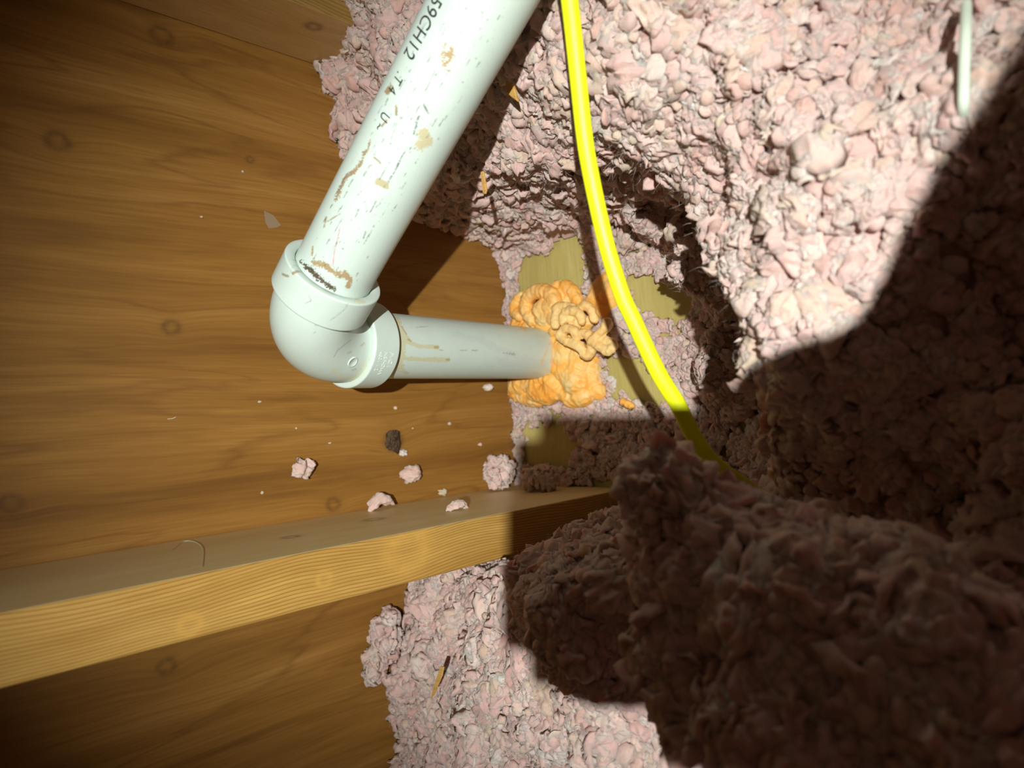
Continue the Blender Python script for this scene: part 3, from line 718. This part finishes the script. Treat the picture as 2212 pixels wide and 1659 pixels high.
worms = [
 ([(1118, 700), (1135, 708), (1160, 706), (1190, 705)], 17, .018, .022),
 ([(1130, 640), (1116, 655), (1114, 672), (1122, 682)], 12, .022, .03),
 ([(1150, 690), (1138, 670), (1140, 645), (1160, 630), (1185, 632), (1198, 648), (1192, 662), (1172, 664), (1165, 672)], 14, .03, .034),
 ([(1180, 655), (1168, 664)], 12, .022, .026), ([(1170, 690), (1190, 680), (1205, 690)], 16, .028, .03),
 ([(1205, 620), (1212, 640), (1205, 655)], 13, .018, .02), ([(1222, 618), (1238, 632), (1248, 650)], 12, .018, .02), ([(1215, 640), (1235, 655)], 17, .014, .014),
 ([(1205, 668), (1199, 685), (1200, 702)], 8, .046, .05), ([(1200, 666), (1218, 660), (1236, 666)], 8, .046, .044),
 ([(1216, 694), (1219, 679), (1234, 671), (1250, 677), (1258, 694)], 8, .052, .05), ([(1250, 670), (1265, 660), (1278, 672), (1284, 692)], 7.5, .044, .04),
 ([(1232, 688), (1236, 700)], 7, .048, .048), ([(1246, 690), (1248, 706)], 7, .046, .046),
 ([(1220, 705), (1240, 700), (1260, 700)], 13, .026, .024), ([(1270, 695), (1262, 710)], 10, .028, .026),
 ([(1210, 724), (1222, 710), (1238, 713), (1244, 722)], 8.5, .058, .056), ([(1210, 724), (1226, 738), (1244, 744), (1254, 752)], 8.5, .058, .054),
 ([(1246, 726), (1262, 720), (1276, 726)], 8, .054, .052), ([(1254, 748), (1262, 764), (1271, 768), (1279, 754), (1277, 740)], 8, .054, .05),
 ([(1278, 737), (1292, 722), (1307, 707), (1311, 694)], 7.5, .055, .052), ([(1297, 724), (1312, 708), (1316, 699)], 6.5, .05, .047),
 ([(1282, 740), (1298, 750), (1314, 759), (1322, 753)], 7.5, .055, .052), ([(1302, 736), (1316, 738), (1325, 747)], 7.5, .049, .048),
 ([(1230, 735), (1225, 760), (1225, 790)], 24, .022, .02), ([(1255, 765), (1250, 800)], 24, .018, .016), ([(1225, 800), (1250, 825)], 26, .018, .018),
 ([(1215, 845), (1240, 860), (1265, 852)], 18, .018, .016), ([(1275, 780), (1280, 820)], 18, .010, .010), ([(1285, 830), (1295, 850)], 14, .008, .008),
 ([(1118, 835), (1140, 828), (1170, 832)], 20, .016, .018), ([(1112, 848), (1135, 858), (1165, 862)], 16, .014, .014), ([(1160, 845), (1190, 850), (1200, 830)], 22, .02, .02),
 ([(1120, 826), (1150, 822), (1180, 820)], 8, .02, .03), ([(1200, 735), (1205, 770), (1205, 800)], 12, .024, .024), ([(1195, 715), (1210, 718)], 10, .03, .03)]
foam('expanding_foam', worms, .0010, 'orange expanding foam squeezed in curly lumps round the end of the lower pipe')
foam('foam_dab', [([(1285, 655), (1295, 640), (1300, 620)], 18, .006, .008), ([(1305, 670), (1320, 650), (1325, 620)], 19, .006, .008), ([(1310, 605), (1330, 640)], 17, .006, .006), ([(1305, 685), (1312, 700)], 9, .004, .004)], .0011,
     'flat dab of orange foam on the board behind the yellow cable')
foam('foam_crumb', [([(1345, 868), (1355, 872), (1366, 878)], 6, .03, .03)], .0009, 'tiny orange foam crumb right of the foam by the cable shadow')

# ------------------------------------------------------------------ yellow cable
cp = [(1205, -160, .40), (1228, -20, .41), (1247, 150, .42), (1262, 290, .427), (1275, 370, .43), (1296, 470, .433), (1316, 550, .435), (1345, 640, .437), (1368, 690, .438), (1421, 803, .44), (1463, 872, .442), (1500, 945, .445), (1545, 1003, .448), (1612, 1052, .455), (1690, 1110, .47)]
p3 = spline([at(*p) for p in cp], 260)
V, F = tube(p3, .0051, 40, .62, up=tuple(_n(CAM-p3[0])))
w = NT('yellow_jacket'); M_yel = w.out(P(228, 240, 24), .42, w.bump(w.noise(w.mapping((1, 1, 1)), 120, 3), .08, .001), .4)
o = obj('electrical_cable', mesh_np('cable', V, F, True), M_yel); tag(o, 'bright yellow electrical cable hanging from the top and curving into the insulation', 'cable')
p3 = spline([on(2087, 10, 1, -.272), on(2086, 70, 1, -.286), on(2083, 150, 1, -.290), on(2081, 232, 1, -.290), on(2081, 285, 1, -.262)], 60)
V, F = tube(p3, .0023, 28, 1.0, up=tuple(_n(CAM-p3[0])))
w = NT('white_jacket'); M_wht = w.out(P(214, 230, 212), .45)
o = obj('white_cable', mesh_np('cable', V, F, True), M_wht); tag(o, 'short stretch of thin white cable between insulation tufts near the top right', 'cable')

# ------------------------------------------------------------------ loose bits
def chunk(name, px, py, plane, off, size, seed, label, cat='insulation scrap', group='loose insulation scraps', tint=None, thick=.5, stretch=(1, 1, 1), mat=None, rot=0, jag=1.1):
    ax, val = plane; p = on(px, py, ax, val); nrm = np.zeros(3); nrm[ax] = -1 if ax == 1 else 1
    base = flake(seed, IV, thick, jag)*np.array(stretch)
    zc = nrm; xx = np.array([0, 1., 0]) if ax != 1 else np.array([1., 0, 0]); yy = np.cross(zc, xx)
    c, s = math.cos(rot), math.sin(rot); x2 = c*xx+s*yy; y2 = -s*xx+c*yy
    L = base*size*.5; L[:, 2] -= L[:, 2].min()+.0003
    Vv = L[:, 0:1]*x2+L[:, 1:2]*y2+L[:, 2:3]*zc
    Vv = Vv+nrm*off
    cc_ = np.tile(tint if tint is not None else PAL[2], (len(Vv), 1))
    o = obj(name, mesh_np(name, Vv, IF, True, cc_), mat or M_wool); o.location = Vector(p); tag(o, label, cat, group); return o
WL = (0, 0.0); JT = (2, ZC-.089)
G = 'loose insulation scraps'
chunk('insulation_scrap', 648, 1012, WL, 0, .026, 901, 'thin pointed pink scrap on the plywood left of the dark knot hole', thick=.25, stretch=(.8, 1.1, 1), rot=.3, jag=1.6)
chunk('insulation_scrap', 878, 1024, WL, 0, .024, 902, 'squarish pink scrap on the plywood right below the dark knot hole', thick=.8, stretch=(1.0, 1.0, .8), rot=0.1)
chunk('insulation_scrap', 824, 1101, JT, 0, .024, 903, 'oblong pink scrap on the joist at the plywood edge, left one of two', stretch=(1.1, .9, .7))
chunk('insulation_scrap', 988, 1102, JT, 0, .022, 904, 'rounded pale pink scrap lying on top of the joist, right one of two', stretch=(1.1, .8, .7))
chunk('insulation_scrap', 953, 1063, WL, 0, .012, 905, 'tiny grey-green scrap where the joist meets the plywood', tint=np.array(lin((200, 196, 160))), thick=.8)
chunk('insulation_scrap', 1046, 838, WL, .0, .012, 906, 'small white cube-like scrap on the plywood under the lower pipe', tint=np.array(lin((236, 232, 220))), thick=.9)
chunk('insulation_scrap', 1127, 948, WL, .01, .012, 907, 'small white scrap at the plywood corner below the foam', tint=np.array(lin((236, 232, 226))), thick=.9)
chunk('insulation_scrap', 868, 978, WL, .0, .010, 908, 'wispy white scrap beside the dark knot hole', tint=np.array(lin((230, 220, 214))), thick=.3, jag=1.8)
SPK = ['tiny pale speck on the plywood just below the elbow', 'tiny pale speck on the plywood below the orange foam, nearest the corner', 'tiny pale speck between the elbow and the pointed scrap',
       'lowest tiny pale speck left of the pointed scrap on the plywood', 'tiny pale speck on the plywood left of the translucent flake', 'tiny pale speck on the plywood left of and below the elbow',
       'topmost tiny pale speck on the plywood, level with the middle of the wide pipe', 'tiny pale speck just above the dark knot on its right', 'pale speck right of the dark knot, nearest the fluffy ball', 'faintest tiny speck just above the pointed scrap']
for k, (px, py, s) in enumerate([(853, 881, .004), (970, 915, .004), (712, 957, .003), (566, 1064, .003), (435, 469, .003), (560, 868, .003), (524, 371, .003), (891, 925, .0025), (1035, 960, .005), (640, 925, .002)]):
    chunk('insulation_speck', px, py, WL, 0, s, 920+k, SPK[k], 'speck', 'tiny pale specks on the plywood', np.array(lin((226, 206, 180))), thick=.5)
# fluffy ball at the joist end
def clump(name, center, rad, n, seed, size, label, stretch=(1, 1, 1), tint=1.0, cat='insulation tuft'):
    r = np.random.default_rng(seed); d = r.normal(size=(n, 3)); d /= np.linalg.norm(d, axis=1)[:, None]
    Pn = d*rad*np.array(stretch)*r.uniform(.6, 1.0, (n, 1)); s = r.uniform(size*.6, size*1.3, n)
    V, F, Cc = assemble(Pn, d, s, CH4, LF, r, .6, tint)
    core = flake(seed, IV, .9)*rad*np.array(stretch)*.85
    F = np.r_[F, IF+len(V)]; V = np.r_[V, core]; Cc = np.r_[Cc, np.tile(PAL[2]*tint, (len(core), 1))]
    o = obj(name, mesh_np(name, V, F, True, Cc), M_wool); o.location = Vector(center); return tag(o, label, cat)
pc = on(1078, 1020, 0, .030)
clump('insulation_tuft', pc, .017, 60, 31, .013, 'fluffy pale insulation ball on the joist beside the plywood', (1, 1, 1.1), 1.06)
clump('insulation_tuft', on(1165, 1035, 0, .085), .017, 60, 32, .014, 'tan insulation tuft on the joist end in the edge of the shade', (1.2, 1, .9), .92)

clump('insulation_tuft', on(838, 1375, 0, .014), .017, 46, 33, .018, 'ragged pink tuft jutting over the plywood from the lower bank', (.7, .9, 1.5), 1.0)
clump('insulation_tuft', on(812, 1440, 0, .012), .013, 30, 34, .016, 'pointed pink wisp below the ragged tuft on the plywood', (.7, 1.1, 1.3), 1.0)

def prism(name, pts_px, plane_fn, thick, m, label, cat, group=None):
    a = [np.array(plane_fn(*p)) for p in pts_px]; c = np.mean(a, 0)
    nrm = _n(np.cross(a[1]-a[0], a[2]-a[0])); nrm *= np.sign(nrm @ (CAM-c))
    bm = bmesh.new(); vs = [bm.verts.new(Vector(p-c)) for p in a]; f = bm.faces.new(vs)
    e = bmesh.ops.extrude_face_region(bm, geom=[f]); 
    for v in e['geom']:
        if isinstance(v, bmesh.types.BMVert): v.co += Vector(nrm*thick)
    bmesh.ops.recalc_face_normals(bm, faces=bm.faces[:]); bmesh.ops.bevel(bm, geom=bm.edges[:], offset=thick*.2, segments=1, affect='EDGES')
    me = bpy.data.meshes.new(name); bm.to_mesh(me); bm.free(); o = obj(name, me, m); o.location = Vector(c); return tag(o, label, cat, group)
M_chip = wood('wood_chip', [(.3, P(196, 150, 80)), (.7, P(226, 186, 110))], P(140, 100, 50), [], line=300, fine=1500, long=30)
prism('wood_chip', [(1098, 176), (1112, 181), (1117, 195), (1124, 222), (1110, 212), (1097, 200)], lambda a, b: on(a, b, 1, -.262), .003, M_chip, 'ragged wood chip in the insulation right of the wide pipe', 'wood chip')
prism('wood_chip', [(1041, 372), (1047, 370), (1054, 412), (1051, 420), (1046, 418)], lambda a, b: on(a, b, 1, -.245), .002, M_chip, 'narrow straw-coloured splinter hanging at the lower edge of the upper insulation', 'wood chip')
prism('wood_chip', [(954, 1438), (961, 1440), (957, 1460), (948, 1480), (940, 1500), (932, 1508), (943, 1470)], lambda a, b: on(a, b, 1, -.262), .0015, M_chip, 'long thin straw splinter lying on the lower insulation bank', 'wood chip')
w = NT('clear_film'); w.out(P(190, 175, 150), .3, None, .5); w.b.inputs['Alpha'].default_value = .30; M_film = w.m
prism('glue_flake', [(570, 455), (590, 465), (607, 487), (598, 492), (581, 494), (573, 480)], lambda a, b: on(a, b, 0, .0006), .0006, M_film, 'thin translucent flake stuck on the plywood left of the wide pipe', 'flake')
w = NT('knot_bark'); M_bark = w.out(w.ramp(w.noise(w.mapping((1, 1, .25)), 900, 3), [(.4, P(52, 38, 28)), (.7, P(104, 84, 62))]), .9, w.bump(w.noise(w.mapping((1, 1, .25)), 900, 3), .8, .001))
# dark knot hole plug
chunk('knot_plug', 848, 953, WL, -.0012, .023, 940, 'dark loose knot in the plywood below the elbow', 'knot', None, np.array(lin((88, 68, 50))), thick=.12, stretch=(.95, 1.1, 1), mat=M_bark, jag=.35)
def hair_arc(px_pts, plane, r, label):
    p = spline([on(a, b, plane[0], plane[1]+.0006) for a, b in px_pts], 40); V, F = tube(p, r, 6, 1.0, up=(.3, .5, .2)); 
    o = obj('loose_fibre', mesh_np('fibre', V, F, True), M_wht); return tag(o, label, 'fibre')
hair_arc([(372, 1188), (395, 1170), (420, 1170), (437, 1185), (435, 1225)], JT, .00022, 'thin pale fibre curled in an arc on top of the joist')
hair_arc([(362, 905), (372, 904), (380, 901)], WL, .0003, 'short pale fibre on the plywood left of the elbow')

# ------------------------------------------------------------------ the phone that takes the picture and the hand that holds it (behind the lens)
bm = bmesh.new(); bmesh.ops.create_cube(bm, size=1)
x0, x1, y0, y1 = -.0290, .132, -.084, .0135
for v in bm.verts: v.co = Vector(((x0+x1)/2+v.co.x*(x1-x0), (y0+y1)/2+v.co.y*(y1-y0), .0105+v.co.z*.009))
ed = [e for e in bm.edges if abs((e.verts[0].co-e.verts[1].co).z) > .005]
bmesh.ops.bevel(bm, geom=ed, offset=.011, segments=8, affect='EDGES')
me = bpy.data.meshes.new('body'); bm.to_mesh(me); bm.free()
phone = empty('smartphone', CAM); phone.rotation_euler = cam.matrix_world.to_euler()
ph = obj('phone_body', me, NT('phone_case').out(P(30, 30, 32), .5), phone)
tag(phone, 'dark smartphone held level to take the picture', 'phone')
V, F = lathe('l', np.array([0, 0, .0068]), (0, 0, -1), [(0, .0075), (.002, .0075), (.0025, .007), (.0025, .0055), (.0018, .005), (.0018, .0001)], 48)
obj('camera_ring', mesh_np('ring', V, F), NT('lens_ring').out(P(50, 50, 54), .3), phone)
def skin(name, verts, edges, m):
    me = bpy.data.meshes.new(name); me.from_pydata([v[:3] for v in verts], edges, []); o = obj(name, me)
    sk = o.modifiers.new('k', 'SKIN'); sub = o.modifiers.new('s', 'SUBSURF'); sub.levels = sub.render_levels = 2
    for i, v in enumerate(verts): me.skin_vertices[0].data[i].radius = (v[3], v[3])
    me.skin_vertices[0].data[0].use_root = True
    dg = bpy.context.evaluated_depsgraph_get(); me2 = bpy.data.meshes.new_from_object(o.evaluated_get(dg)); bpy.data.objects.remove(o)
    o = obj(name, me2, m); return o
hv = [(.086, .006, .034, .025), (.112, .048, .046, .026), (.160, .112, .075, .031), (.235, .22, .13, .040), (.31, .33, .19, .046),
      (.080, -.022, .034, .024),
      (.068, .020, .032, .0105), (.052, .020, .026, .0085), (.044, .012, .010, .0075),
      (.070, -.010, .036, .0095), (.054, -.004, .032, .009), (.046, .004, .026, .0085), (.040, .008, .010, .0075),
      (.100, -.036, .030, .0095), (.118, -.060, .026, .009), (.122, -.080, .016, .008), (.118, -.084, .004, .007),
      (.088, -.045, .030, .0095), (.092, -.066, .026, .009), (.094, -.083, .016, .008), (.094, -.086, .003, .007),
      (.104, .010, .030, .010), (.120, .008, .014, .009), (.122, .000, .000, .008)]
hv = [(a*1.13-(.006 if i_ < 5 else 0), b*1.13+(.012 if i_ < 5 else 0), c_, r*(1.5 if i_ < 6 else 1.15)) for i_, (a, b, c_, r) in enumerate(hv)]
he = [(0, 1), (1, 2), (2, 3), (3, 4), (0, 5), (0, 6), (6, 7), (7, 8), (5, 9), (9, 10), (10, 11), (11, 12), (5, 13), (13, 14), (14, 15), (15, 16), (5, 17), (17, 18), (18, 19), (19, 20), (0, 21), (21, 22), (22, 23)]
w = NT('skin'); hand = skin('hand', hv, he, w.out(P(200, 150, 125), .55)); hand.location = Vector(CAM); hand.rotation_euler = cam.matrix_world.to_euler()
tag(hand, 'bare hand and forearm holding the smartphone', 'hand')
